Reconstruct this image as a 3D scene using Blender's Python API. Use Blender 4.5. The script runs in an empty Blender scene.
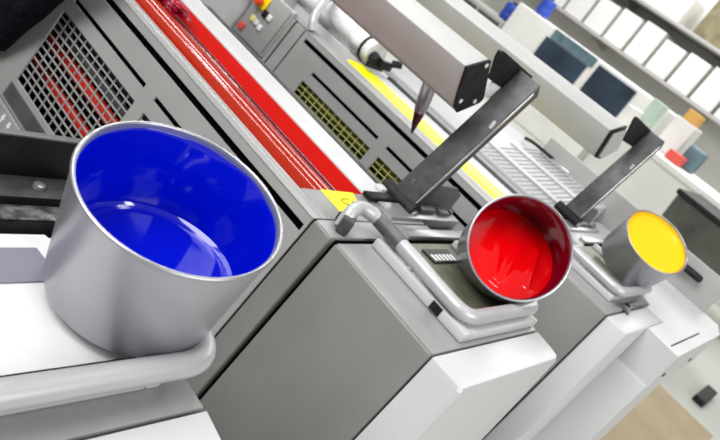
import bpy, bmesh, math, random
from mathutils import Vector, Matrix, Quaternion
random.seed(7)
S = bpy.context.scene
COL = S.collection
S.view_settings.view_transform = 'Standard'
S.view_settings.look = 'None'
S.view_settings.gamma = 1.0
S.view_settings.use_curve_mapping = False
S.view_settings.exposure = -0.36

# ------------------------------------------------------------------ materials
def mat(name, col, rough=0.5, metal=0.0, noise=0.0, nscale=40.0, coat=0.0, bump=0.0, bscale=60.0, stretch=None, emit=0.0, trans=0.0, spec=0.5):
    m = bpy.data.materials.new(name); m.use_nodes = True
    nt = m.node_tree; b = nt.nodes['Principled BSDF']
    b.inputs['Base Color'].default_value = (*col, 1)
    b.inputs['Roughness'].default_value = rough
    b.inputs['Metallic'].default_value = metal
    b.inputs['Coat Weight'].default_value = coat
    b.inputs['Coat Roughness'].default_value = 0.04
    b.inputs['Specular IOR Level'].default_value = spec
    if trans: b.inputs['Transmission Weight'].default_value = trans
    if emit:
        b.inputs['Emission Color'].default_value = (*col, 1); b.inputs['Emission Strength'].default_value = emit
    if noise or bump:
        tc = nt.nodes.new('ShaderNodeTexCoord'); mp = nt.nodes.new('ShaderNodeMapping')
        if stretch: mp.inputs['Scale'].default_value = stretch
        nt.links.new(tc.outputs['Object'], mp.inputs['Vector'])
    if noise:
        n = nt.nodes.new('ShaderNodeTexNoise'); n.inputs['Scale'].default_value = nscale; n.inputs['Detail'].default_value = 4
        nt.links.new(mp.outputs['Vector'], n.inputs['Vector'])
        r = nt.nodes.new('ShaderNodeValToRGB')
        r.color_ramp.elements[0].position = 0.3; r.color_ramp.elements[1].position = 0.7
        r.color_ramp.elements[0].color = (*[max(0, c*(1-noise)) for c in col], 1)
        r.color_ramp.elements[1].color = (*[min(1, c*(1+noise)) for c in col], 1)
        nt.links.new(n.outputs['Fac'], r.inputs['Fac']); nt.links.new(r.outputs['Color'], b.inputs['Base Color'])
    if bump:
        n2 = nt.nodes.new('ShaderNodeTexNoise'); n2.inputs['Scale'].default_value = bscale
        nt.links.new(mp.outputs['Vector'], n2.inputs['Vector'])
        bp = nt.nodes.new('ShaderNodeBump'); bp.inputs['Strength'].default_value = bump; bp.inputs['Distance'].default_value = 0.003
        nt.links.new(n2.outputs['Fac'], bp.inputs['Height']); nt.links.new(bp.outputs['Normal'], b.inputs['Normal'])
    return m

M = {}
def D(k, *a, **kw): M[k] = mat(k, *a, **kw)
D('grey_paint', (0.20, 0.20, 0.19), 0.42, 0.0, noise=0.06, nscale=9)
D('grey_guard', (0.36, 0.36, 0.35), 0.42, 0.0, noise=0.05, nscale=12)
D('grey_deck', (0.34, 0.34, 0.335), 0.36, 0.2, noise=0.05, nscale=14, stretch=(3, 1, 1))
D('white_paint', (0.56, 0.56, 0.565), 0.38, 0.0, noise=0.02, nscale=8)
D('white_plate', (0.70, 0.70, 0.70), 0.35, 0.0, noise=0.03, nscale=20)
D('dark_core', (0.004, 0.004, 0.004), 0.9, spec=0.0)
D('black_metal', (0.012, 0.012, 0.013), 0.45, 0.0, noise=0.5, nscale=60, bump=0.25, spec=0.25)
D('black_worn', (0.010, 0.010, 0.011), 0.4, 0.0, noise=0.6, nscale=40, bump=0.5, bscale=35, spec=0.25)
D('worn_shelf', (0.11, 0.11, 0.11), 0.35, 0.3, noise=0.95, nscale=70, bump=0.8, bscale=50)
D('charcoal', (0.075, 0.075, 0.077), 0.42, 0.2, noise=0.3, nscale=45, spec=0.3)
D('dark_grey', (0.11, 0.11, 0.11), 0.4, 0.2, noise=0.2, nscale=30)
D('steel_light', (0.5, 0.5, 0.5), 0.30, 0.7, noise=0.06, nscale=20)
D('rail_paint', (0.5, 0.5, 0.51), 0.34, 0.25, noise=0.04, nscale=16)
D('alu', (0.50, 0.50, 0.49), 0.5, 0.1, noise=0.03, nscale=10)
D('alu_bright', (0.82, 0.82, 0.81), 0.3, 0.2)
D('can_metal', (0.45, 0.45, 0.49), 0.36, 0.7, noise=0.05, nscale=9)
D('can_rim', (0.46, 0.46, 0.48), 0.32, 0.85)
D('ink_blue', (0.0, 0.005, 0.50), 0.08, 0.0, coat=0.5, bump=0.10, bscale=9)
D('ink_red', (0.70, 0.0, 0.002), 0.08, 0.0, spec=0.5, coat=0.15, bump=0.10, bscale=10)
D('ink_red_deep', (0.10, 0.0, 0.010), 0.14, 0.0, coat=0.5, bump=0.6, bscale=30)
D('ink_yellow', (1.0, 0.58, 0.0), 0.16, 0.0, coat=0.5, bump=0.06, bscale=10)
D('roll_red', (0.52, 0.003, 0.0), 0.12, 0.0, spec=0.3, coat=0.1, bump=0.03, bscale=30)
D('roll_orange', (0.34, 0.014, 0.0), 0.10, 0.0, coat=0.4)
D('roll_lemon', (0.42, 0.40, 0.01), 0.3, 0.0, coat=0.2)
D('wire_lime', (0.50, 0.50, 0.20), 0.4)
D('vent_grey', (0.30, 0.30, 0.30), 0.5)
D('lemon', (0.85, 0.82, 0.0), 0.3, 0.0, spec=0.3)
D('crimson', (0.36, 0.004, 0.03), 0.2, 0.0, coat=0.6, bump=0.8, bscale=50)
D('rod_red', (0.75, 0.03, 0.015), 0.3, coat=0.3)
D('sticker_yellow', (0.95, 0.85, 0.0), 0.45)
D('sticker_ink', (0.25, 0.22, 0.0), 0.5)
D('olive_tray', (0.16, 0.16, 0.11), 0.4, 0.3, noise=0.35, nscale=25)
D('purple_sheet', (0.19, 0.175, 0.235), 0.5, 0.0, noise=0.08, nscale=20)
D('white_paper', (0.70, 0.70, 0.70), 0.6, noise=0.03, nscale=30)
D('black_card', (0.01, 0.01, 0.01), 0.45)
D('white_mark', (0.9, 0.9, 0.9), 0.5)
D('wrap', (0.85, 0.85, 0.85), 0.22, 0.0, noise=0.2, nscale=30, coat=0.4, bump=1.0, bscale=22, stretch=(1, .35, 1))
D('estop_red', (0.85, 0.07, 0.02), 0.35)
D('estop_yellow', (1.0, 0.75, 0.0), 0.4)
D('button_red', (0.75, 0.09, 0.06), 0.4)
D('button_white', (0.85, 0.85, 0.85), 0.4)
D('button_yellow', (0.92, 0.85, 0.25), 0.4)
D('cloth_black', (0.007, 0.007, 0.011), 0.95, spec=0.1, noise=0.6, nscale=45, bump=1.0, bscale=90)
D('maroon', (0.12, 0.02, 0.06), 0.3, 0.3)
D('lilac_steel', (0.50, 0.44, 0.50), 0.25, 0.5, noise=0.3, nscale=40)
D('chrome', (0.75, 0.72, 0.75), 0.15, 0.9)
D('floor_paint', (0.56, 0.57, 0.51), 0.45, noise=0.08, nscale=1.2)
D('wall_paint', (0.72, 0.71, 0.68), 0.8, noise=0.04, nscale=1.5)
D('cardboard', (0.40, 0.32, 0.20), 0.7, noise=0.12, nscale=4)
D('orange_card', (0.72, 0.40, 0.10), 0.6)
D('navy', (0.02, 0.035, 0.06), 0.35, noise=0.5, nscale=3)
D('teal_grey', (0.10, 0.17, 0.20), 0.5, noise=0.4, nscale=6)
D('blue_plastic', (0.02, 0.06, 0.42), 0.4)
D('shelf_grey', (0.45, 0.44, 0.42), 0.5)
D('carton_white', (0.80, 0.79, 0.76), 0.6, noise=0.05, nscale=3)
D('carton_brown', (0.22, 0.19, 0.11), 0.7, noise=0.4, nscale=6)
D('olive_dark', (0.07, 0.075, 0.06), 0.6, noise=0.4, nscale=4)
D('pale_green', (0.45, 0.58, 0.48), 0.6)

# ------------------------------------------------------------------ helpers
def obj(name, bm, m, parent=None, smooth=None, loc=None):
    me = bpy.data.meshes.new(name)
    bmesh.ops.recalc_face_normals(bm, faces=bm.faces)
    bm.to_mesh(me); bm.free()
    o = bpy.data.objects.new(name, me); COL.objects.link(o)
    if m: me.materials.append(M[m])
    if smooth is not None:
        for p in me.polygons: p.use_smooth = True
        if smooth < 180: me.set_sharp_from_angle(angle=math.radians(smooth))
    if parent is not None:
        o.parent = parent
        o.matrix_parent_inverse = Matrix.Translation(-parent.location) if parent.type == 'EMPTY' and not parent.get('_rot') else Matrix.Identity(4)
    if loc: o.location = loc
    return o
def thing(name, label, cat, loc, group=None):
    e = bpy.data.objects.new(name, None); COL.objects.link(e)
    e.empty_display_size = 0.05
    e.location = loc; e['label'] = label; e['category'] = cat
    if group: e['group'] = group
    return e
def tag(o, label, cat, group=None):
    o['label'] = label; o['category'] = cat
    if group: o['group'] = group
    return o
def struct(o): o['kind'] = 'structure'; return o
def B(): return bmesh.new()
def bevel(bm, w, seg=2, ang=30):
    if w <= 0: return bm
    es = [e for e in bm.edges if e.is_manifold and e.calc_face_angle(0) > math.radians(ang)]
    bmesh.ops.bevel(bm, geom=es, offset=w, segments=seg, affect='EDGES', profile=0.5, clamp_overlap=True)
    return bm
def hexa(bm, v):                     # eight corners: bottom ring then top ring
    vs = [bm.verts.new(p) for p in v]
    for f in ((0,3,2,1),(4,5,6,7),(0,1,5,4),(1,2,6,5),(2,3,7,6),(3,0,4,7)): bm.faces.new([vs[i] for i in f])
def box(x0,x1,y0,y1,z0,z1, bm=None, bv=0.0, seg=2):
    new = bm is None
    t = B()
    hexa(t, [(x0,y0,z0),(x1,y0,z0),(x1,y1,z0),(x0,y1,z0),(x0,y0,z1),(x1,y0,z1),(x1,y1,z1),(x0,y1,z1)])
    bmesh.ops.recalc_face_normals(t, faces=t.faces)
    bevel(t, bv, seg)
    if new: return t
    merge(bm, t); return bm
def merge(bm, t, mx=None):
    me = bpy.data.meshes.new('tmp'); t.to_mesh(me); t.free()
    if mx is not None: me.transform(mx)
    bm.from_mesh(me); bpy.data.meshes.remove(me)
def prism(poly, axis, a, b, bv=0.0, seg=2, bm=None):
    """poly: 2-D points; axis 'y' -> (x,z) points run along y, 'x' -> (y,z), 'z' -> (x,y)"""
    t = B()
    def P(p, s):
        return {'y': (p[0], s, p[1]), 'x': (s, p[0], p[1]), 'z': (p[0], p[1], s)}[axis]
    r0 = [t.verts.new(P(p, a)) for p in poly]; r1 = [t.verts.new(P(p, b)) for p in poly]
    t.faces.new(r0); t.faces.new(r1[::-1])
    n = len(poly)
    for i in range(n): t.faces.new((r0[i], r1[i], r1[(i+1)%n], r0[(i+1)%n]))
    bmesh.ops.recalc_face_normals(t, faces=t.faces)
    bevel(t, bv, seg)
    if bm is None: return t
    merge(bm, t); return bm
def fillet(pts, r, n=6):
    pts = [Vector(p) for p in pts]; out = [pts[0]]
    for i in range(1, len(pts)-1):
        p, a, b = pts[i], pts[i-1], pts[i+1]
        da, db = (a-p), (b-p)
        rr = min(r, da.length*0.49, db.length*0.49)
        A, Bb = p+da.normalized()*rr, p+db.normalized()*rr
        for k in range(n+1):
            t = k/n; out.append(A*(1-t)**2 + p*2*t*(1-t) + Bb*t*t)
    out.append(pts[-1]); return out
def tube(pts, r, n=14, bm=None, caps=True, radii=None):
    bm = bm or B(); pts = [Vector(p) for p in pts]
    N = len(pts); rings = []; u = None
    for i, p in enumerate(pts):
        t = (pts[min(i+1, N-1)] - pts[max(i-1, 0)]).normalized()
        if u is None:
            u = t.orthogonal().normalized()
        else:
            u = (u - t*u.dot(t)).normalized()
        v = t.cross(u); rad = radii[i] if radii else r
        rings.append([bm.verts.new(p + rad*(math.cos(2*math.pi*k/n)*u + math.sin(2*math.pi*k/n)*v)) for k in range(n)])
    for a, b in zip(rings, rings[1:]):
        for k in range(n): bm.faces.new((a[k], a[(k+1)%n], b[(k+1)%n], b[k]))
    if caps: bm.faces.new(rings[0][::-1]); bm.faces.new(rings[-1])
    return bm
def round_end(pts, r, k=4):          # extra rings so that a tube ends in a dome
    pts = [Vector(p) for p in pts]; d = (pts[-1]-pts[-2]).normalized()
    rad = [r]*len(pts); out = list(pts)
    for i in range(1, k+1):
        a = i/k*math.pi/2; out.append(pts[-1]+d*r*math.sin(a)*0.9); rad.append(max(r*math.cos(a), r*0.05))
    return out, rad
def lathe(prof, n=64, bm=None):      # prof: (r, z); closed profile loop
    bm = bm or B(); rings = []
    for r, z in prof:
        rings.append([bm.verts.new((r*math.cos(2*math.pi*k/n), r*math.sin(2*math.pi*k/n), z)) for k in range(n)] if r > 1e-6 else [bm.verts.new((0,0,z))])
    for a, b in zip(rings, rings[1:]):
        for k in range(n):
            k2 = (k+1) % n
            if len(a) == 1 and len(b) == 1: continue
            if len(a) == 1: bm.faces.new((a[0], b[k], b[k2]))
            elif len(b) == 1: bm.faces.new((a[k], a[k2], b[0]))
            else: bm.faces.new((a[k], a[k2], b[k2], b[k]))
    return bm
TOP = 0.95; LEAN = 0.178
def fx(x0, z): return x0 - LEAN*(TOP - z)
def face_slab(x0, ys, zs, holes, th=0.012, out=0.0):
    """panel lying in the leaning side face; ys, zs cut lines, holes (y0,y1,z0,z1) stay open"""
    bm = B(); ys = sorted(set(ys)); zs = sorted(set(zs)); V = {}
    for o_ in (0, 1):
        for i, y in enumerate(ys):
            for j, z in enumerate(zs):
                V[o_, i, j] = bm.verts.new((fx(x0, z) - out + (th if o_ else 0), y, z))
    cell = lambda i, j: 0 <= i < len(ys)-1 and 0 <= j < len(zs)-1 and not any(
        h[0]-1e-6 <= ys[i] and ys[i+1] <= h[1]+1e-6 and h[2]-1e-6 <= zs[j] and zs[j+1] <= h[3]+1e-6 for h in holes)
    for i in range(len(ys)-1):
        for j in range(len(zs)-1):
            if not cell(i, j): continue
            for o_ in (0, 1): bm.faces.new((V[o_,i,j], V[o_,i+1,j], V[o_,i+1,j+1], V[o_,i,j+1]))
            if not cell(i-1, j): bm.faces.new((V[0,i,j], V[0,i,j+1], V[1,i,j+1], V[1,i,j]))
            if not cell(i+1, j): bm.faces.new((V[0,i+1,j], V[0,i+1,j+1], V[1,i+1,j+1], V[1,i+1,j]))
            if not cell(i, j-1): bm.faces.new((V[0,i,j], V[0,i+1,j], V[1,i+1,j], V[1,i,j]))
            if not cell(i, j+1): bm.faces.new((V[0,i,j+1], V[0,i+1,j+1], V[1,i+1,j+1], V[1,i,j+1]))
    loose = [v for v in bm.verts if not v.link_faces]
    bmesh.ops.delete(bm, geom=loose, context='VERTS')
    return bm
def slab(x0, y0, y1, z0, z1, th, out=0.0, bv=0.0):
    t = B(); a, b = fx(x0, z0)-out, fx(x0, z1)-out
    hexa(t, [(a,y0,z0),(a+th,y0,z0),(a+th,y1,z0),(a,y1,z0),(b,y0,z1),(b+th,y0,z1),(b+th,y1,z1),(b,y1,z1)])
    bmesh.ops.recalc_face_normals(t, faces=t.faces); return bevel(t, bv)

# ------------------------------------------------------------------ camera
cam = bpy.data.cameras.new('camera'); cam.sensor_width = 36; cam.lens = 710.07/720*36
cam.clip_start = 0.02; cam.clip_end = 200
co = bpy.data.objects.new('camera', cam); COL.objects.link(co); S.camera = co
RX = Vector((0.59006, -0.59628, 0.54427)); RY = Vector((0.03518, -0.65491, -0.75488)); RZ = Vector((0.80657, 0.46459, -0.36547))
RX.normalize(); RZ.normalize(); UP = -RY
bx_ = RX; bz_ = -RZ; by_ = bz_.cross(bx_).normalized()
m = Matrix(((bx_.x, by_.x, bz_.x, 0), (bx_.y, by_.y, bz_.y, 0), (bx_.z, by_.z, bz_.z, 1.37), (0,0,0,1)))
co.matrix_world = m
cam.dof.use_dof = True; cam.dof.focus_distance = 0.76; cam.dof.aperture_fstop = 35.5e-3/0.0034

# ------------------------------------------------------------------ press units
def make_unit(x0, kind, label):
    root = thing('printing_unit', label, 'press unit', (x0+0.17, 1.2, 0), 'printing units of the press')
    YE = 2.4
    xr = x0 + 0.351
    low = kind == 'blue'
    xb = xr - 0.03
    # dark inner carcass
    zc = 0.80
    obj('carcass', prism([(fx(x0, zc)+0.11, zc), (xb-0.01, zc), (xb-0.01, 0.02), (fx(x0, 0.02)+0.11, 0.02)], 'y', 0.27, YE-0.01), 'dark_core', root)
    obj('carcass_lining', prism([(fx(x0, TOP-0.003)+0.014, TOP-0.003), (xb-0.02, TOP-0.003), (xb-0.02, 0.80),(fx(x0, 0.80)+0.10, 0.80), (fx(x0, 0.02)+0.10, 0.02), (fx(x0, 0.02)+0.014, 0.02)], 'y', 0.262, 0.56), 'dark_core', root)
    # operator-side sections
    def section(name, y0, y1, z1, m, bv=0.003, xe=xr):
        return obj(name, prism([(x0, z1), (xe, z1), (xe, 0.0), (fx(x0, 0), 0.0)], 'y', y0, y1, bv), m, root, 40)
    section('side_panel', 0.2585, 0.4755, TOP, 'grey_paint')
    section('pillar_panel', 0.4865, 0.5275, TOP, 'grey_paint', xe=xb)
    obj('deck_plate', box(x0+0.004, xr-0.002, 0.259, 0.474, TOP-0.003, TOP+0.0015, bv=0.001), 'grey_deck', root)
    obj('shoulder_plate', box(x0+0.004, xb, 0.487, 0.527, TOP-0.003, TOP+0.0015, bv=0.001), 'grey_deck', root)
    # front cover
    if kind != 'yellow':
        cw = xr - 0.001
        c = B()
        poly = [(x0+0.0, 0.2550), (x0, 0.203), (x0+0.005, 0.198), (cw-0.018, 0.198), (cw-0.006, 0.203), (cw, 0.217), (cw, 0.2550)]
        t = B(); rings = []
        for z in (0.0, TOP-0.006, TOP-0.001, TOP+0.0005):
            ins = 0 if z < TOP-0.005 else (0.003 if z < TOP-0.0005 else 0.009)
            cx = sum(p[0] for p in poly)/len(poly); cy = sum(p[1] for p in poly)/len(poly)
            rg = []
            for (px, py) in poly:
                X = px + (-LEAN*(TOP-z) if px < x0+0.02 else 0)
                if py < 0.25:
                    X += ins*(1 if px < cx else -1); Y = py + ins
                else: Y = py
                rg.append(t.verts.new((X, Y - 0.012*(TOP-z)*0, z)))
            rings.append(rg)
        for a, b in zip(rings, rings[1:]):
            for i in range(len(poly)): t.faces.new((a[i], a[(i+1)%len(poly)], b[(i+1)%len(poly)], b[i]))
        t.faces.new(rings[-1]); t.faces.new(rings[0][::-1])
        obj('front_cover', t, 'white_paint', root, 35)
    # guard panel with two mesh windows and slots
    WZ = (0.666, 0.842); WA = (0.979, 1.298); WB = (0.62, 0.944)
    holes = [(*WA, *WZ), (*WB, *WZ), (0.981, 1.287, 0.869, 0.8795), (0.62, 0.943, 0.869, 0.8795), (0.536, 1.384, 0.920, 0.9335)]
    if kind != 'blue':
        ysc = [0.531, 0.536, 0.62, 0.943, 0.944, 0.979, 0.981, 1.287, 1.298, 1.384, 1.4005]
        zsc = [0.614, 0.666, 0.842, 0.869, 0.8795, 0.920, 0.9335, 0.9485]
        obj('guard_panel', face_slab(x0, ysc, zsc, holes, 0.004), 'grey_guard', root)
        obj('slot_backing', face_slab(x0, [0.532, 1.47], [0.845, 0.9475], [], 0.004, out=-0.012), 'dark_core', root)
        obj('kick_panel', slab(x0, 0.531, 1.60, 0.02, 0.608, 0.02, 0.0, 0.003), 'grey_guard', root)
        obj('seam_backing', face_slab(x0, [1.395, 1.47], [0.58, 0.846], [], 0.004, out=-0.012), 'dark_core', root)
        obj('recess_strip', slab(x0, 0.56, 1.304, 0.622, 0.655, 0.004, 0.0025, 0.0), 'dark_grey', root)
        for yy in (1.262, 1.232):
            ar = B()
            for dz, w in ((0.0, .011), (0.006, .006)):
                x_ = fx(x0, 0.59+dz)-0.0015
                tt = slab(x0, yy-w/2, yy+w/2, 0.587+dz, 0.593+dz, 0.001, 0.0012); merge(ar, tt)
            merge(ar, slab(x0, yy-0.0025, yy+0.0025, 0.578, 0.588, 0.001, 0.0012))
            obj('arrow_mark', ar, 'white_mark', root)
        # wire mesh of both windows
        for (y0, y1) in (WA, WB):
            w = B(); hw = 0.00095
            n = 12
            for k in range(1, n):
                z = WZ[0] + (WZ[1]-WZ[0])*k/n
                merge(w, slab(x0, y0-0.004, y1+0.004, z-hw, z+hw, 0.003, -0.004))
            n2 = round((y1-y0)/0.0265)
            for k in range(1, n2):
                y = y0 + (y1-y0)*k/n2
                merge(w, slab(x0, y-hw, y+hw, WZ[0]-0.004, WZ[1]+0.004, 0.0028, -0.0041))
            obj('mesh_guard', w, 'grey_guard' if kind == 'red' else 'wire_lime', root)
        rc = 'rod_red' if kind == 'red' else 'roll_lemon'
        for (dx, z, r, mm) in ((0.065, 0.738, 0.014, rc), (0.075, 0.67, 0.011, rc), (0.062, 0.815, 0.016, 'charcoal' if kind == 'red' else rc), (0.058, 0.775, 0.012, 'dark_grey' if kind=='red' else 'charcoal')):
            obj('ink_roller', tube([(fx(x0, z)+dx, 0.60, z), (fx(x0, z)+dx, 1.42, z)], r, 20), mm, root, 40)
        obj('panel_edge', box(x0-0.0005, x0+0.0165, 0.531, 1.3985, 0.9485, TOP+0.001, bv=0.0008), 'grey_deck', root)
        # far end panels
        obj('end_panel', slab(x0, 1.4065, 1.448, 0.57, 0.9485, 0.006, 0.0, 0.001), 'grey_guard', root)
        obj('end_panel', slab(x0, 1.4555, 1.63, 0.57, 0.9485, 0.006, 0.0, 0.001), 'grey_guard', root)
        # top of the ink side: lips, end block, right-hand deck
        obj('duct_lip', box(x0+0.0165, x0+0.034, 0.531, YE, 0.85, TOP+0.001, bv=0.003), 'grey_deck', root, 40)
    obj('end_block', box(x0+0.0345 if kind != 'blue' else x0, xb, 0.531, 0.607, 0.80, TOP+0.001 if kind != 'blue' else 0.88, bv=0.003), 'grey_deck', root, 40)
    if kind == 'red':
        obj('splash_plate', box(x0+0.2075, x0+0.283, 0.608, YE, 0.86, TOP+0.002, bv=0.002), 'white_plate', root)
        obj('guard_bar', box(x0+0.2835, x0+0.292, 0.622, 1.31, 0.88, TOP+0.001, bv=0.001), 'black_metal', root, 40)
        obj('guard_bar', box(x0+0.293, x0+0.312, 0.622, 1.31, 0.88, TOP-0.001, bv=0.003), 'charcoal', root, 40)
        obj('bar_stop', box(x0+0.262, x0+0.29, 0.615, 0.634, TOP+0.002, TOP+0.011, bv=0.003), 'white_plate', root, 40)
        # rollers and blades of the duct
        obj('duct_trough', box(x0+0.0345, x0+0.207, 0.6075, YE, 0.852, 0.878), 'ink_red', root)
        obj('ink_blade', prism([(x0+0.035, 0.946), (x0+0.078, 0.924), (x0+0.078, 0.910), (x0+0.035, 0.932)], 'y', 0.6085, YE), 'roll_red', root)
        obj('fountain_roller', tube([(x0+0.114, 0.6085, 0.913), (x0+0.114, YE, 0.913)], 0.035, 64), 'roll_orange', root, 40)
        obj('fountain_roller', tube([(x0+0.165, 0.6085, 0.921), (x0+0.165, YE, 0.921)], 0.013, 24), 'ink_red_deep', root, 40)
        obj('ink_blade', prism([(x0+0.180, 0.921), (x0+0.207, 0.948), (x0+0.207, 0.925), (x0+0.180, 0.900)], 'y', 0.6085, YE), 'roll_red', root)
    if kind == 'yellow':
        obj('duct_deck', box(x0+0.0345, x0+0.066, 0.608, YE, 0.86, TOP+0.001, bv=0.002), 'grey_deck', root)
        t = B(); n = 60; prev = None
        for k in range(n+1):
            y = 0.612 + (1.275-0.612)*k/n
            j = 0.010 if k == n else (random.uniform(-0.003, 0.003) + (0.006 if k > n-5 else 0))
            row = [t.verts.new((x0+0.066, y, TOP-0.002)), t.verts.new((x0+0.082, y, TOP+0.004)), t.verts.new((x0+0.154-j, y, TOP+0.003)), t.verts.new((x0+0.156-j, y, TOP-0.02)), t.verts.new((x0+0.066, y, TOP-0.02))]
            if prev:
                for i in range(5): t.faces.new((prev[i], prev[(i+1)%5], row[(i+1)%5], row[i]))
            else: t.faces.new(row)
            prev = row
        t.faces.new(prev[::-1])
        obj('ink_strip', t, 'lemon', root, 40)
        obj('splash_plate', box(x0+0.157, x0+0.235, 0.608, YE, 0.86, TOP+0.001, bv=0.002), 'white_plate', root)
        obj('guard_bar', box(x0+0.237, x0+0.262, 0.66, 1.24, 0.88, TOP+0.008, bv=0.004), 'charcoal', root, 40)
        obj('guard_bar', box(x0+0.266, x0+0.30, 0.66, 1.24, 0.88, TOP+0.001, bv=0.002), 'white_plate', root, 40)
    return root

LB = 'grey press unit under the large blue ink can, cropped by the left edge'
LR = 'middle press unit with glossy red ink rollers along its top'
LY = 'furthest press unit with yellow ink strip, wide white deck and button panel'
XB, XR_, XY = 0.071, 0.806, 1.540
ub = make_unit(XB, 'blue', LB)
ur = make_unit(XR_, 'red', LR)
uy = make_unit(XY, 'yellow', LY)

# ---- tray + rail (parts of a unit)
def tray_rail(root, x0, w=0.262, sleeve=True, y0=0.266, re=0.338):
    a, b, y1 = x0+0.083, x0+0.083+w, 0.470
    z0, z1 = TOP+0.002, TOP+0.018
    t = B(); L = 0.026
    for bx in ((a, a+L, y0, y1), (b-L*0.6, b, y0, y1), (a+L, b-L*0.6, y0, y0+L)):
        box(*bx, z0, z1, bm=t, bv=0.0025)
    tr = obj('pot_tray', t, 'white_paint', root, 40)
    obj('tray_floor', box(a+L, b-L*0.6, y0+L, y1, z0, z0+0.005), 'olive_tray' if sleeve else 'white_paper', tr)
    r = 0.0115; zr = 0.983
    pts = [(x0+0.040, 0.507, TOP+0.006), (x0+0.046, 0.512, zr-0.004), (x0+0.075, 0.522, zr+0.004), (x0+0.103, 0.500, zr), (x0+0.100, 0.46, zr), (x0+0.090, 0.283, zr), (x0+re, 0.283, zr), (x0+re+0.014, 0.34, zr), (x0+re+0.016, 0.44, zr)]
    f = fillet(pts, 0.033, 7)
    rail = obj('tray_rail', tube(f, r, 18), 'rail_paint', root, 60)
    for (px, py) in ((x0+0.0955, 0.40),):
        obj('rail_post', tube([(px, py, z0), (px, py, zr-0.004)], 0.0055, 12), 'rail_paint', rail, 40)
    if sleeve:
        obj('sleeve', tube([(x0+0.103, 0.505, zr), (x0+0.0985, 0.437, zr)], 0.0128, 18), 'dark_grey', rail, 40)
        t = B(); box(-0.016, 0.016, -0.010, 0.010, 0, 0.026, bm=t, bv=0.003)
        t2 = B(); merge(t2, t, Matrix.Translation((x0+0.040, 0.503, TOP+0.0025)) @ Matrix.Rotation(0.6, 4, 'Z'))
        box(x0+0.048, x0+0.078, 0.515, 0.529, TOP+0.001, TOP+0.016, bm=t2, bv=0.003)
        box(x0+0.048, x0+0.060, 0.512, 0.531, TOP+0.003, TOP+0.018, bm=t2, bv=0.002)
        obj('rail_clamp', t2, 'charcoal', rail, 40)
    return tr, rail
tray_rail(ub, XB, w=0.235, sleeve=False, y0=0.287, re=0.352)
tray_rail(ur, XR_)
tray_rail(uy, XY, w=0.31, sleeve=True, y0=0.288)

# red unit: scale card printed with black and white bars
t = box(XR_+0.205, XR_+0.287, 0.421, 0.453, TOP+0.0075, TOP+0.0105)
card = obj('scale_card', t, 'black_card', None); tag(card, 'small black card with white bars in the tray beside the red can', 'card')
t = B()
for k in range(6): box(XR_+0.212+0.0125*k, XR_+0.219+0.0125*k, 0.424, 0.439, TOP+0.0105, TOP+0.0113, bm=t)
obj('white_bars', t, 'white_mark', card)

# yellow sticker on the red unit
t = prism([(XR_+0.083, 0.6055), (XR_+0.171, 0.6055), (XR_+0.155, 0.575), (XR_+0.082, 0.536)], 'z', TOP+0.001, TOP+0.0022)
st = obj('warning_label', t, 'sticker_yellow', ur)
t = B()
ring = [(XR_+0.127+0.014*math.cos(a), 0.577+0.008*math.sin(a), TOP+0.0024) for a in [i*math.pi/10 for i in range(3, 18)]]
tube(ring, 0.0012, 6, bm=t); tube([(XR_+0.135, 0.570, TOP+0.0024), (XR_+0.146, 0.581, TOP+0.0024)], 0.0012, 6, bm=t)
obj('label_symbol', t, 'sticker_ink', st)

# ---- hinge blocks under the swing arms
def hinge(root, x0, light):
    t = B()
    box(x0+0.215, x0+0.455, 0.538, 0.582, TOP-0.012, TOP+0.008, bm=t, bv=0.003)
    hp = obj('hinge_plate', t, 'steel_light' if light else 'grey_deck', root, 40)
    t = B(); box(x0+0.290, x0+0.375, 0.553, 0.570, TOP+0.008, TOP+0.018, bm=t, bv=0.003)
    box(x0+0.39, x0+0.425, 0.550, 0.568, TOP+0.008, TOP+0.016, bm=t, bv=0.003)
    tube([(x0+0.44, 0.56, TOP+0.008), (x0+0.44, 0.56, TOP+0.016)], 0.006, 12, bm=t)
    obj('hinge_bracket', t, 'dark_grey', hp, 40)
    obj('support_bar', box(x0+0.205, x0+0.44, 0.484, 0.505, TOP-0.006, TOP+0.012, bv=0.003), 'steel_light', root, 40)
    obj('bracket_base', box(x0+0.205, x0+0.50, 0.485, 0.60, 0.88, TOP-0.0125, bv=0.002), 'dark_grey', root)
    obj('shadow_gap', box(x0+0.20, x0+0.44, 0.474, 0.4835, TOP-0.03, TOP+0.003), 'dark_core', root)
    t = prism([(x0+0.30, TOP), (x0+0.50, TOP-0.005), (x0+0.50, TOP+0.035), (x0+0.47, TOP+0.05), (x0+0.30, TOP+0.055)], 'y', 0.590, 0.598, 0.002)
    obj('back_bracket', t, 'dark_grey', root, 40)
    t = B(); box(x0+0.195, x0+0.30, 0.584, 0.6055, TOP+0.0025, TOP+0.011, bm=t, bv=0.002)
    obj('stop_block', t, 'black_metal', root, 40)
hinge(ur, XR_, True)
hinge(uy, XY+0.15, True)

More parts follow.
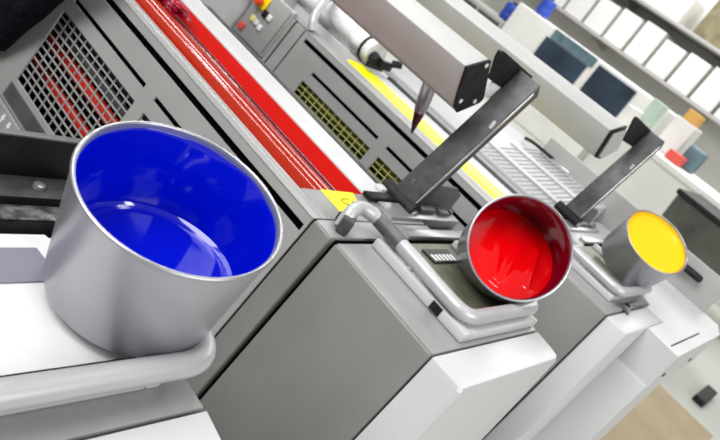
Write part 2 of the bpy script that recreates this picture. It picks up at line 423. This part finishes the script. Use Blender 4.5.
# ---- control panel on the furthest unit
cp = obj('control_panel', slab(XY, 1.468, 1.628, 0.806, 0.966, 0.02, 0.010, 0.003), 'grey_guard', uy, 40)
def knob(name, y, z, s, m, hgt, roundk=False):
    if roundk:
        n = 24; t = lathe([(0, 0), (s*0.6, 0), (s*0.6, hgt*0.45), (s, hgt*0.5), (s, hgt*0.85), (s*0.85, hgt), (0, hgt)], n)
    else: t = box(-s, s, -s, s, 0, hgt, bv=s*0.25)
    o = B(); merge(o, t, Matrix.Translation((fx(XY, z)-0.012, y, z)) @ Matrix.Rotation(-math.pi/2+0.176, 4, 'Y'))
    return obj(name, o, m, cp, 40)
knob('push_button', 1.602, 0.832, 0.0115, 'button_red', 0.008)
knob('push_button', 1.582, 0.872, 0.0095, 'button_yellow', 0.005)
knob('push_button', 1.561, 0.870, 0.0085, 'button_white', 0.005)
knob('push_button', 1.540, 0.866, 0.0095, 'button_white', 0.005)
knob('push_button', 1.530, 0.906, 0.0095, 'button_white', 0.005)
knob('key_switch', 1.553, 0.906, 0.0115, 'black_metal', 0.005)
knob('emergency_plate', 1.586, 0.928, 0.021, 'estop_yellow', 0.005)
knob('emergency_stop', 1.592, 0.925, 0.016, 'estop_red', 0.026, True)
obj('panel_line', slab(XY, 1.4725, 1.4745, 0.815, 0.958, 0.002, 0.0115), 'dark_grey', cp)
obj('end_box', box(1.46, 1.80, 1.636, 2.0, 0.5, 0.97, bv=0.01), 'white_paint', uy, 40)

# ---- yellow unit: wide white deck, projecting platform, sloping vent, step face
x0 = XY
obj('front_cover', prism([(fx(x0, 0), 0.0), (x0, TOP), (x0+0.301, TOP), (x0+0.301, 0.0)], 'y', 0.2, 0.2550, 0.005), 'white_paint', uy, 40)
obj('wide_deck', box(x0+0.303, 2.2985, 0.2, 0.6, 0.82, TOP, bv=0.006), 'white_paint', uy, 40)
plat = obj('platform', prism([(1.700, 0.1995), (1.690, 0.118), (1.697, 0.112), (2.20, 0.112), (2.297, 0.14), (2.297, 0.42), (1.8415, 0.42), (1.8415, 0.1995)], 'z', 0.845, TOP+0.0006, 0.0), 'white_paint', uy, 40)
obj('platform_line', box(1.72, 2.03, 0.138, 0.1415, TOP, TOP+0.0008), 'dark_core', plat)
for X in (1.775, 2.06): obj('platform_screw', tube([(X, 0.1095, 0.875), (X, 0.1135, 0.875)], 0.006, 12), 'black_metal', plat, 40)
obj('lower_cover', prism([(fx(1.69, 0.0), 0.0), (fx(1.6912, 0.852), 0.852), (1.93, 0.852), (1.80, 0.0)], 'y', 0.1125, 0.1998, 0.0), 'white_paint', uy, 40)
obj('vent_hood', prism([(x0+0.355, 0.93), (x0+0.355, TOP+0.002), (2.298, 1.0), (2.298, 0.93)], 'y', 0.612, 1.35, 0.002), 'white_paint', uy, 40)
vz = lambda X: TOP+0.002 + (X-(x0+0.355))*(0.048/0.403)
t = B(); t2 = B()
cols = [(1.905, 1.985), (2.02, 2.13), (2.165, 2.285)]
for (a, b) in cols:
    for k in range(15):
        y = 0.63 + k*0.020
        hexa(t, [(a, y, vz(a)), (b, y-0.004, vz(b)), (b, y+0.003, vz(b)), (a, y+0.007, vz(a)), (a, y, vz(a)+0.0012), (b, y-0.004, vz(b)+0.0012), (b, y+0.003, vz(b)+0.0012), (a, y+0.007, vz(a)+0.0012)])
obj('vent_slots', t, 'vent_grey', uy)
for (a, b) in ((1.988, 2.014), (2.134, 2.16)):
    hexa(t2, [(a, 0.625, vz(a)), (b, 0.625, vz(b)), (b, 0.94, vz(b)), (a, 0.94, vz(a)), (a, 0.625, vz(a)+0.006), (b, 0.625, vz(b)+0.006), (b, 0.94, vz(b)+0.006), (a, 0.94, vz(a)+0.006)])
obj('vent_ribs', t2, 'white_paint', uy)
step = obj('step_cover', prism([(2.30, 0.82), (2.30, 1.058), (2.314, 1.058), (2.314, 0.82)], 'y', 0.19, 0.91, 0.003), 'grey_guard', uy, 40)
obj('outer_frame', box(1.90, 2.298, 0.62, 1.9, 0.3, 0.82), 'grey_paint', uy)
t = prism([(1.642, 0.277), (1.664, 0.262), (1.652, 0.243), (1.735, 0.262), (1.866, 0.254), (1.888, 0.284), (1.76, 0.274)], 'z', TOP+0.0015, TOP+0.006, 0.001)
cl = obj('latch_plate', t, 'dark_grey', uy, 40)
obj('latch_hole', tube([(1.705, 0.266, TOP+0.006), (1.705, 0.266, TOP+0.0068)], 0.008, 12), 'dark_core', cl)
hd = obj('side_handle', tube(*[round_end([(2.272, 0.335, 1.020), (2.272, 0.262, 1.020)], 0.012)[0]], 0.012, 14, radii=round_end([(2.272, 0.335, 1.020), (2.272, 0.262, 1.020)], 0.012)[1]), 'black_metal', uy, 50)

# ---- blue unit: stepped black housing behind the can
hs = obj('rear_housing', box(-0.02, 0.408, 0.536, 0.544, 0.90, 1.021, bv=0.001), 'black_worn', ub, 40)
obj('housing_edge', box(-0.02, 0.4085, 0.5355, 0.5445, 1.0212, 1.0235, bv=0.0006), 'dark_grey', hs)
obj('housing_ledge', box(-0.02, 0.408, 0.5022, 0.5355, 0.90, 0.9770, bv=0.002), 'black_worn', hs, 40)
obj('ledge_top', box(-0.02, 0.407, 0.5028, 0.5352, 0.9772, 0.9782, bv=0.0), 'charcoal', hs)
obj('ink_shelf', box(-0.02, 0.390, 0.4802, 0.5018, 0.90, 0.9685, bv=0.002), 'black_metal', hs, 40)
obj('shelf_top', box(-0.02, 0.389, 0.4808, 0.5014, 0.9687, 0.9697, bv=0.0), 'worn_shelf', hs)
obj('bolt_head', lathe([(0, 0.9782), (0.006, 0.9782), (0.0055, 0.982), (0.002, 0.983), (0, 0.983)], 12), 'steel_light', hs, 40, loc=None).location = (0.365, 0.519, 0)

# ------------------------------------------------------------------ ink cans
def ink_can(name, c, n, h, R, ink, label, d0, slope, lowdir, wallmat, group='ink cans', taper=0.95, men=0.002, folds=()):
    """c rim centre, n axis; d0 ink depth in the middle, slope of the ink surface"""
    n = Vector(n).normalized(); c = Vector(c)
    root = bpy.data.objects.new(name, None); COL.objects.link(root); root.empty_display_size = 0.05
    root['label'] = label; root['category'] = 'ink can'; root['group'] = group; root['_rot'] = 1
    q = n.to_track_quat('Z', 'Y'); root.rotation_mode = 'QUATERNION'; root.rotation_quaternion = q
    root.location = c - n*h
    r = R*0.965
    rb = r*taper
    body = lathe([(0, 0.003), (rb-0.007, 0.003), (rb-0.005, 0.0), (rb-0.0015, 0.0), (rb, 0.002), (r+0.0012, h-0.008), (r+0.0022, h-0.003), (r-0.0012, h-0.002), (rb-0.0014, 0.006), (0, 0.006)], 96)
    obj('can_body', body, 'can_metal', root, 50)
    T = B(); N = 96; k = 10
    ring = [(R-0.0019+0.0019*math.cos(a), h-0.0016+0.0019*math.sin(a)) for a in [2*math.pi*i/k for i in range(k)]]
    ring.append(ring[0]); lathe(ring, N, T); bmesh.ops.remove_doubles(T, verts=T.verts, dist=1e-6)
    obj('rim', T, 'can_rim', root, 80)
    # ink coating on the inner wall and ink mass with a sloping surface
    w = B(); ri = r-0.0016; N = 96
    ld = q.inverted() @ Vector(lowdir); ld.z = 0; ld.normalize()
    rows = []
    def surf(x, y): return max(0.010, h - d0 + slope*(x*ld.x + y*ld.y))
    lo, hi, inn = [], [], []
    for i in range(N):
        a = 2*math.pi*i/N; x, y = ri*math.cos(a), ri*math.sin(a); tb_ = taper
        top = h-0.0045 - 0.0022*(0.5+0.5*math.sin(3*a+1)*math.sin(7*a)) 
        lo.append(w.verts.new((x*tb_, y*tb_, 0.007))); hi.append(w.verts.new((x, y, top)))
        inn.append(w.verts.new((x*0.985, y*0.985, top-0.002)))
    lo2 = [w.verts.new((v.co.x*0.985, v.co.y*0.985, 0.0075)) for v in lo]
    for i in range(N):
        j = (i+1) % N
        w.faces.new((lo[i], lo[j], hi[j], hi[i])); w.faces.new((hi[i], hi[j], inn[j], inn[i])); w.faces.new((inn[i], inn[j], lo2[j], lo2[i]))
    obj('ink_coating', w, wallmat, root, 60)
    s = B(); rr = ri*0.984; K = 28; prev = None
    random.seed(hash(ink) % 7 + 3)
    ph = [random.uniform(0, 6.28) for _ in range(6)]
    for kk in range(K+1):
        f = 1 - kk/K; row = []
        for i in range(N):
            a = 2*math.pi*i/N; x, y = rr*f*math.cos(a), rr*f*math.sin(a)
            z = surf(x, y); g_ = taper + (1-taper)*z/h; x *= g_; y *= g_
            z += 0.0010*math.sin(45*x+ph[0])*math.sin(38*y+ph[1])*min(1, (1-f)*6)
            for (ax_, ay_, bx2, by2) in folds:
                tt_ = max(0, min(1, ((x-ax_)*(bx2-ax_)+(y-ay_)*(by2-ay_))/((bx2-ax_)**2+(by2-ay_)**2)))
                dd_ = math.hypot(x-ax_-tt_*(bx2-ax_), y-ay_-tt_*(by2-ay_))
                z += 0.0035*math.exp(-(dd_/0.006)**2)*min(1, (1-f)*8)
            if f > 0.86: z += men*((f-0.86)/0.14)**2
            row.append(s.verts.new((x, y, z)) if kk < K else None)
        if kk == K: row = [s.verts.new((0, 0, surf(0, 0)+0.0010*math.sin(ph[0])*math.sin(ph[1])))]
        if prev:
            for i in range(N):
                j = (i+1) % N
                if len(row) == 1: s.faces.new((prev[i], prev[j], row[0]))
                else: s.faces.new((prev[i], prev[j], row[j], row[i]))
        else:
            base = [s.verts.new((rr*taper*math.cos(2*math.pi*i/N), rr*taper*math.sin(2*math.pi*i/N), 0.008)) for i in range(N)]
            for i in range(N): s.faces.new((base[i], base[(i+1)%N], row[(i+1)%N], row[i]))
            s.faces.new(base[::-1])
        prev = row
    obj('ink', s, ink, root, 60)
    return root
_q = Vector((-0.745, -0.39, 0.54)).normalized().to_track_quat('Z', 'Y').inverted()
def _l(v):
    w_ = _q @ Vector(v); return (w_.x, w_.y)
_d1, _r1 = Vector(_l((0, 0, -1))).normalized(), Vector(_l((0.46, -0.89, 0))).normalized()
FOLD = [(*( _d1*0.062+_r1*0.008), *(_d1*-0.012+_r1*0.012)), (*( _d1*0.060+_r1*-0.004), *(_d1*-0.006+_r1*-0.022)), (*( _d1*0.030+_r1*0.050), *(_d1*-0.035+_r1*0.040))]
ink_can('ink_can', (0.3699, 0.3562, 1.1051), (-0.1459, -0.1068, 0.9835), 0.116, 0.0873, 'ink_blue', 'large silver can of glossy blue ink standing nearest, at left', 0.082, 0.10, (-0.3, -1, 0), 'ink_blue', taper=0.90, men=0.004)
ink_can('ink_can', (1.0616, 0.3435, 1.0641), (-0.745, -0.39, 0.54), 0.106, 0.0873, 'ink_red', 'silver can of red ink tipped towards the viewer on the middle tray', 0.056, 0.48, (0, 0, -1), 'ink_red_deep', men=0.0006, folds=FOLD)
ink_can('ink_can', (1.7661, 0.3264, 1.1028), (-0.4371, -0.2601, 0.861), 0.103, 0.0873, 'ink_yellow', 'silver can brimming with yellow ink, smallest and furthest of the cans', 0.012, 0.04, (-0.3, -1, 0), 'ink_yellow')

# ------------------------------------------------------------------ overhead beams on swing arms
def guard_beam(prof, y0, arm, label, plate, white, screws, capm='black_metal'):
    cx = sum(p[0] for p in prof)/len(prof)
    root = thing('overhead_guard_beam', label, 'guard beam', (arm[0][0], 0.585, arm[0][1]), 'grey beams above the press')
    bmm = obj('beam', prism(prof, 'y', y0+0.006, 2.4, 0.004), 'alu', root, 40)
    cap = [((p[0]-cx)*1.02+cx, p[1]) for p in prof]
    ec = obj('end_cap', prism(cap, 'y', y0, y0+0.006, 0.0015), 'black_metal', root, 40)
    if capm == 'alu':
        cz = sum(p[1] for p in prof)/len(prof)
        obj('cap_plate', prism([((p[0]-cx)*0.86+cx+0.006, (p[1]-cz)*0.86+cz) for p in prof], 'y', y0-0.002, y0+0.001), 'alu', ec, 40)
    for (sx, sz) in screws:
        t = B(); tube([(sx, y0-0.0015, sz), (sx, y0+0.002, sz)], 0.0042, 12, bm=t); obj('screw', t, 'alu_bright', ec, 40)
    (ax0, az0), (ax1, az1) = arm
    # folded sheet arm: wide side wall, front web
    w = 0.026; YW = 0.614; L = Vector((ax1-ax0, 0, az1-az0)).normalized(); nrm = Vector((L.z, 0, -L.x))
    t = B(); A0, A1 = Vector((ax0, 0, az0)), Vector((ax1, 0, az1))
    def P(v, y): return (v.x, y, v.z)
    ring0 = [P(A0, YW), P(A0, 0.56), P(A0+nrm*w, 0.56), P(A0+nrm*w, YW)]
    ring1 = [P(A1, YW), P(A1, 0.56), P(A1+nrm*w-L*0.012, 0.56), P(A1+nrm*w-L*0.012, YW)]
    hexa(t, ring0+ring1); bmesh.ops.recalc_face_normals(t, faces=t.faces); bevel(t, 0.0035, 3)
    obj('arm', t, 'charcoal', root, 40)
    obj('arm_highlight', (lambda b: (hexa(b, [P(A0+nrm*0.002+L*0.01, 0.5590), P(A0+nrm*0.008+L*0.01, 0.5590), P(A0+nrm*0.008+L*0.01, 0.5602), P(A0+nrm*0.002+L*0.01, 0.5602), P(A1+nrm*0.002-L*0.02, 0.5590), P(A1+nrm*0.008-L*0.02, 0.5590), P(A1+nrm*0.008-L*0.02, 0.5602), P(A1+nrm*0.002-L*0.02, 0.5602)]), b)[1])(B()), 'steel_light', root)  # pale strip along the ridge, a highlight put in as colour
    t = B(); pv = A0 + nrm*w*0.5
    tube([(pv.x, 0.552, pv.z), (pv.x, 0.634, pv.z)], 0.019, 24, bm=t)
    pb = obj('pivot', t, 'black_metal', root, 40)
    obj('pivot_pin', tube([(pv.x, 0.547, pv.z), (pv.x, 0.5525, pv.z)], 0.009, 16), 'steel_light', pb, 40)
    # black plate joining arm and beam, rounded corner
    (qa, qb, qc, qd) = plate                     # upper left, upper right, lower right, lower left
    A_, B_ = Vector(qa), Vector(qb); D_ = Vector(qd)
    e1, e2 = (B_-A_).normalized(), (D_-A_).normalized(); rr = 0.018
    pl = [A_+e2*rr, A_+e2*rr*0.3+e1*rr*0.3, A_+e1*rr, B_, Vector(qc), D_]
    obj('mounting_plate', prism([tuple(p) for p in pl], 'y', YW+0.0005, YW+0.0065), 'black_metal', root, 40)
    if white: obj('spacer', box(*white, bv=0.004), 'white_plate', root, 40)
    obj('arm_clip', box(pv.x+0.047, pv.x+0.054, 0.557, 0.560, pv.z+0.20, pv.z+0.215), 'alu_bright', root)
    return root
profN = [(1.036, 1.229), (1.088, 1.256), (1.148, 1.190), (1.145, 1.180), (1.099, 1.149), (1.081, 1.157), (1.062, 1.185)]
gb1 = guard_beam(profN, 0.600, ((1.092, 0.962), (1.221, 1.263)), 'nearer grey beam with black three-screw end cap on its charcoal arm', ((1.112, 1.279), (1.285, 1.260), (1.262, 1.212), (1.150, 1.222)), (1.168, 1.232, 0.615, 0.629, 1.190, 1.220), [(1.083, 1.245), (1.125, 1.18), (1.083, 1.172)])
dx = 0.728*0.99
profF = [(1.818, 1.230), (1.886, 1.258), (1.950, 1.190), (1.887, 1.150), (1.850, 1.150)]
profF = [((p[0])*0.9333, 1.37+(p[1]-1.37)*0.9333) for p in profF]
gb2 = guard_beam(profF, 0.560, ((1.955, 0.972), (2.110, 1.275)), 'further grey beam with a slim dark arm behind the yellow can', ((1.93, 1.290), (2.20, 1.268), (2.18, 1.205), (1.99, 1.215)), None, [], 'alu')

# pointed nozzle hanging from the near beam
t = B()
nz = thing('pointed_nozzle', 'pointed metal nozzle with dark tip hanging below the nearer beam', 'nozzle', (1.262, 0.75, 1.02))
a, b = Vector((1.205, 0.75, 1.150)), Vector((1.264, 0.75, 1.021)); d = (b-a).normalized()
obj('nozzle_body', tube([a, a+d*0.02, a+d*0.07, a+d*0.085], 0.012, 16, radii=[0.012, 0.0155, 0.0145, 0.012]), 'lilac_steel', nz, 50)
obj('nozzle_tip', tube([a+d*0.085, a+d*0.11, b], 0.01, 16, radii=[0.012, 0.0085, 0.002]), 'maroon', nz, 50)
obj('nozzle_band', tube([a-d*0.02, a+d*0.012], 0.0135, 16), 'black_metal', nz, 50)

# white plastic wrapped roll lying at the end of the yellow strip
wr = thing('wrapped_roll', 'roll wrapped in crumpled white plastic at the end of the yellow strip', 'wrapped roll', (1.70, 1.45, 0.952))
pts = []; rad = []
for k in range(41):
    f = k/40; pts.append((1.71+0.012*math.sin(5*f), 1.27+0.50*f, 0.995)); rad.append(0.038+0.003*math.sin(17*f)+0.002*math.sin(41*f+1))
t = tube(pts, 0.04, 28, radii=rad)
for v in t.verts: v.co += Vector((random.uniform(-1,1), 0, random.uniform(-1,1)))*0.0018
obj('wrapping', t, 'wrap', wr, 60)
obj('black_band', tube([(1.71, 1.302, 0.995), (1.71, 1.309, 0.995)], 0.0425, 28), 'black_metal', wr, 40)
t = B(); tube([(1.70, 1.245, 0.985), (1.70, 1.272, 0.99)], 0.017, 16, bm=t); box(1.66, 1.74, 1.238, 1.25, 0.962, 0.992, bm=t, bv=0.003)
tube([(1.745, 1.23, 1.0), (1.765, 1.21, 1.012)], 0.011, 14, bm=t); box(1.70, 1.75, 1.222, 1.24, 0.975, 1.0, bm=t, bv=0.003)
obj('end_clamp', t, 'black_metal', wr, 40)
hz = obj('hose', tube(fillet([(1.56, 1.40, 0.955), (1.56, 1.42, 0.985), (1.60, 1.46, 1.03), (1.68, 1.50, 1.06), (1.75, 1.55, 1.07), (1.82, 1.60, 1.02)], 0.04), 0.013, 16), 'rail_paint', uy, 60)

# crumpled crimson ink skin at the far end of the red duct
t = B(); bmesh.ops.create_icosphere(t, subdivisions=4, radius=1)
for v in t.verts:
    c_ = v.co.copy()
    k = 1 + 0.25*math.sin(9*c_.x+3*c_.y)*math.sin(8*c_.y+1)+0.12*math.sin(23*c_.z+11*c_.x)
    v.co = Vector((XR_+0.150+c_.x*0.032*k, 1.34+c_.y*0.16*k, 0.953+c_.z*0.014*k))
sk = obj('ink_clump', t, 'crimson', ur, 80)

# black scraper lying at the vent
sc = thing('scraper', 'black and steel scraper lying beside the slotted vent', 'tool', (2.27, 0.85, 1.006))
obj('handle', tube(fillet([(2.262, 0.84, 1.012), (2.262, 0.93, 1.012), (2.255, 0.965, 1.006)], 0.02), 0.006, 12, radii=None), 'black_metal', sc, 50)
t = B(); box(2.255, 2.269, 0.765, 0.845, 1.006, 1.014, bm=t, bv=0.003)
obj('blade', t, 'chrome', sc, 40)

obj('tape_patch', box(XR_+0.0815, XR_+0.0835, 0.315, 0.335, TOP+0.0045, TOP+0.0185), 'black_metal', ur)
# purple-grey sheet lying in the near tray, pale paper below it
t = B(); vs = [(0.10, 0.402), (0.342, 0.401), (0.336, 0.443), (0.10, 0.443)]
tag(obj('paper_sheet', prism(vs, 'z', TOP+0.0185, TOP+0.0195), 'purple_sheet', None), 'purple-grey sheet lying left of the big blue can', 'sheet')
tag(obj('paper_sheet', prism([(0.10, 0.301), (0.39, 0.301), (0.375, 0.4), (0.352, 0.462), (0.10, 0.462)], 'z', TOP+0.0072, TOP+0.018), 'white_paper', None), 'white pad of paper beneath the purple-grey sheet', 'paper')

# black quilted cover at the far end of the red unit
t = B(); n = 26; g = {}
for i in range(n+1):
    for j in range(n+1):
        u, v = i/n, j/n
        z = 0.682 + 0.36*v
        yb = 1.249 + (0.880 - z)*0.64
        y = yb + 1.1*u
        x = 0.745 - 0.03*math.sin(min(1, u*6)*1.57) + 0.005*math.sin(60*u)*math.sin(20*v)
        g[i, j] = t.verts.new((x, y, z))
for i in range(n):
    for j in range(n): t.faces.new((g[i,j], g[i+1,j], g[i+1,j+1], g[i,j+1]))
o = obj('fabric_cover', t, 'cloth_black', None, 60)
md = o.modifiers.new('thick', 'SOLIDIFY'); md.thickness = 0.02; md.offset = 0
tag(o, 'black quilted cover hanging at the far end of the grey mesh panel', 'cover')

# ------------------------------------------------------------------ hall
struct(obj('floor', box(-6, 16, -8, 12, -0.1, 0.0), 'floor_paint'))
struct(obj('wall_back', box(15.0, 15.2, -8, 12, 0.0, 4.6), 'wall_paint'))
struct(obj('wall_side', box(-6, 15.0, 11.0, 11.2, 0.0, 4.6), 'wall_paint'))

mc = thing('machine_cabinet', 'long pale machine with two dark navy doors far behind the beams', 'machine', (9.4, 3.9, 0))
obj('body', box(9.0, 9.8, 2.6, 5.15, 0.0, 1.27, bv=0.02), 'carton_white', mc)
obj('door', box(8.97, 9.0, 3.78, 4.50, 0.45, 1.12, bv=0.01), 'navy', mc)
obj('door', box(8.97, 9.0, 3.05, 3.66, 0.45, 1.22, bv=0.01), 'navy', mc)
obj('hatch', box(8.98, 9.0, 3.72, 4.45, 1.13, 1.265), 'teal_grey', mc)
for i, (y, z, lb) in enumerate(((5.36, 0.94, 'left blue plastic drum on the low cabinet beside the pale machine'), (4.93, 1.27, 'right blue plastic drum standing on the distant pale machine'))):
    d_ = thing('plastic_drum', lb, 'drum', (9.3, y, z), 'blue drums on the far machine')
    t = lathe([(0, 0), (0.09, 0), (0.105, 0.02), (0.105, 0.1), (0.098, 0.11), (0.105, 0.12), (0.105, 0.22), (0.09, 0.245), (0, 0.25)], 24)
    obj('drum_body', t, 'blue_plastic', d_, 40, ); 
    obj('drum_cap', lathe([(0, 0.25), (0.035, 0.25), (0.035, 0.28), (0, 0.28)], 16), 'black_metal', d_, 40)
    for ch in d_.children: ch.matrix_parent_inverse = Matrix.Identity(4)
lc = thing('low_cabinet', 'low grey cabinet under the left blue drum', 'cabinet', (9.4, 5.6, 0))
obj('body', box(9.0, 9.8, 5.17, 6.1, 0.0, 0.94, bv=0.02), 'shelf_grey', lc)
obj('door', box(8.98, 9.0, 5.2, 5.62, 0.1, 0.88, bv=0.01), 'olive_dark', lc)
obj('door', box(8.98, 9.0, 5.66, 6.06, 0.1, 0.88, bv=0.01), 'olive_dark', lc)
struct(obj('wall_far', box(11.02, 11.16, 0.2, 7.4, 0.0, 3.1), 'wall_paint'))
for z, lb in ((1.52, 'long grey shelf carrying the row of white cartons far behind'), (2.22, 'long grey upper shelf with brown and pale boxes far behind')):
    sh = thing('wall_shelf', lb, 'shelf', (10.6, 3.7, z-0.05), 'grey shelves on the far wall')
    obj('shelf_board', box(10.2, 11.015, 0.8, 6.6, z-0.05, z-0.002, bv=0.01), 'shelf_grey', sh)
    for y in (0.95, 2.7, 4.6, 6.45):
        obj('bracket', prism([(11.015, z-0.052), (11.015, z-0.15), (10.98, z-0.15), (10.45, z-0.09), (10.45, z-0.052)], 'y', y-0.02, y+0.02), 'shelf_grey', sh)
names = ['first', 'second', 'third', 'fourth', 'fifth', 'sixth', 'seventh', 'eighth', 'ninth', 'tenth', 'eleventh', 'twelfth', 'thirteenth', 'fourteenth']
y = 1.0
for k in range(14):
    w_ = 0.33; hh = 0.46 + 0.03*((k*5) % 3)
    tag(obj('carton', box(10.25, 10.75, y, y+w_, 1.52, 1.52+hh, bv=0.01), 'carton_white'), names[k]+' white carton from the right on the lower grey shelf', 'carton', 'white cartons on the lower shelf')
    y += 0.385
for k, (y, w_, hh, mm, lb) in enumerate(((1.1, 0.7, 0.5, 'carton_brown', 'rightmost dark brown box on the upper grey shelf'), (2.0, 0.6, 0.35, 'carton_white', 'white box on the upper grey shelf between brown boxes'), (2.75, 0.7, 0.55, 'carton_brown', 'dark brown box left of the white box on the upper shelf'), (3.7, 0.8, 0.4, 'carton_white', 'wide pale box on the upper grey shelf'), (4.75, 0.5, 0.5, 'carton_brown', 'leftmost dark brown box on the upper grey shelf'))):
    tag(obj('carton', box(10.3, 10.9, y, y+w_, 2.22, 2.22+hh, bv=0.01), mm), lb, 'carton', 'boxes on the upper grey shelf')
tb = thing('workbench', 'white workbench far behind the yellow can', 'workbench', (7.6, 1.6, 0))
obj('bench_top', box(7.0, 8.0, 0.3, 2.45, 0.86, 0.92, bv=0.01), 'carton_white', tb)
obj('front_board', box(7.06, 7.12, 0.35, 2.4, 0.2, 0.86), 'carton_white', tb)
for (X, Y) in ((7.05, 0.36), (7.05, 2.4), (7.9, 0.36), (7.9, 2.4)): obj('leg', box(X-0.03, X+0.03, Y-0.03, Y+0.03, 0, 0.86), 'shelf_grey', tb)
tag(obj('carton', box(7.2, 7.6, 2.36, 2.44, 0.92, 1.12, bv=0.01), 'carton_white'), 'white box on the left end of the workbench', 'carton')
tag(obj('carton', box(7.3, 7.5, 1.70, 1.86, 0.92, 1.02, bv=0.01), 'button_red'), 'small red-orange box on the white workbench', 'carton')
tag(obj('carton', box(7.6, 7.8, 2.26, 2.40, 0.92, 1.30, bv=0.01), 'pale_green'), 'pale green box on the white workbench', 'carton')
tag(obj('carton', box(7.7, 7.9, 1.93, 2.08, 1.30, 1.42, bv=0.01), 'orange_card'), 'small orange carton on top of the white box on the workbench', 'carton')
tag(obj('carton', box(7.65, 7.95, 1.88, 2.12, 0.92, 1.299, bv=0.01), 'carton_white'), 'white box under the small orange carton on the workbench', 'carton')
tag(obj('toolbox', box(7.55, 7.75, 1.62, 1.80, 0.92, 1.16, bv=0.03), 'teal_grey'), 'dark grey toolbox on the white workbench', 'toolbox')
ct = thing('waste_bin', 'dark olive waste bin on the floor right of the yellow can', 'bin', (5.4, 0.9, 0))
t = B(); hexa(t, [(5.2, 0.62, 0), (5.7, 0.62, 0), (5.7, 1.0, 0), (5.2, 1.0, 0), (5.12, 0.5, 0.92), (5.78, 0.5, 0.92), (5.78, 1.06, 0.92), (5.12, 1.06, 0.92)])
obj('bin_body', t, 'olive_dark', ct)
obj('bin_rim', box(5.10, 5.80, 0.48, 1.08, 0.92, 0.96, bv=0.01), 'black_metal', ct)
pl = thing('pallet', 'beige cardboard-topped pallet on the floor at bottom right', 'pallet', (4.0, 0.1, 0))
for yy in (-0.07, 0.11, 0.29): obj('runner', box(3.0, 4.25, yy-0.04, yy+0.04, 0.0, 0.09), 'cardboard', pl)
obj('top_board', box(3.0, 4.25, -0.12, 0.34, 0.09, 0.13, bv=0.005), 'cardboard', pl)
tag(obj('floor_bar', box(4.95, 5.35, 0.02, 0.10, 0.0, 0.05, bv=0.01), 'black_metal'), 'dark bar lying on the pale floor past the pallet', 'bar')

# ------------------------------------------------------------------ light
w = bpy.data.worlds.new('hall_light'); S.world = w; w.use_nodes = True
nt = w.node_tree; bg = nt.nodes['Background']
bg.inputs['Color'].default_value = (1.0, 0.995, 0.98, 1); bg.inputs['Strength'].default_value = 0.40
def area(name, loc, target, sx, sy, power, col=(1, 1, 1)):
    l = bpy.data.lights.new(name, 'AREA'); l.shape = 'RECTANGLE'; l.size = sx; l.size_y = sy; l.energy = power; l.color = col
    o = bpy.data.objects.new(name, l); COL.objects.link(o); o.location = loc
    o.rotation_euler = (Vector(target)-Vector(loc)).to_track_quat('-Z', 'Y').to_euler()
    return o
area('added_soft_light', (0.5, -3.8, 3.5), (1.1, 0.4, 0.9), 4.0, 2.4, 190)  # added soft key from the operator side, no window modelled
area('added_soft_light', (-1.9, 1.3, 4.4), (1.0, 0.7, 0.9), 2.6, 2.6, 250)  # added soft light overhead, brightens the tops
for (lx, ly, p) in ((1.52, 1.80, 7), (1.80, 1.92, 7), (0.95, -0.30, 7), (0.9, 3.6, 14)):
    area('added_overhead_lamp', (lx, ly, 3.6), (lx, ly, 0), 0.22, 0.5, p)  # unseen small lamps placed overhead to give glints on inks and rollers
area('added_overhead_lamp', (0.45, 3.6, 3.4), (0.45, 3.6, 0), 0.16, 3.0, 28)  # unseen strip added for the highlight line along the red roller
area('added_overhead_lamp', (1.95, 3.4, 3.5), (1.95, 3.4, 0), 0.25, 3.0, 45)  # unseen strip added to broaden the roller highlight
area('added_overhead_lamp', (9, 3, 4.4), (9, 3, 0), 6, 6, 560)  # unseen large area light added to brighten the hall behind
for o in bpy.data.objects:
    if '_rot' in o: del o['_rot']
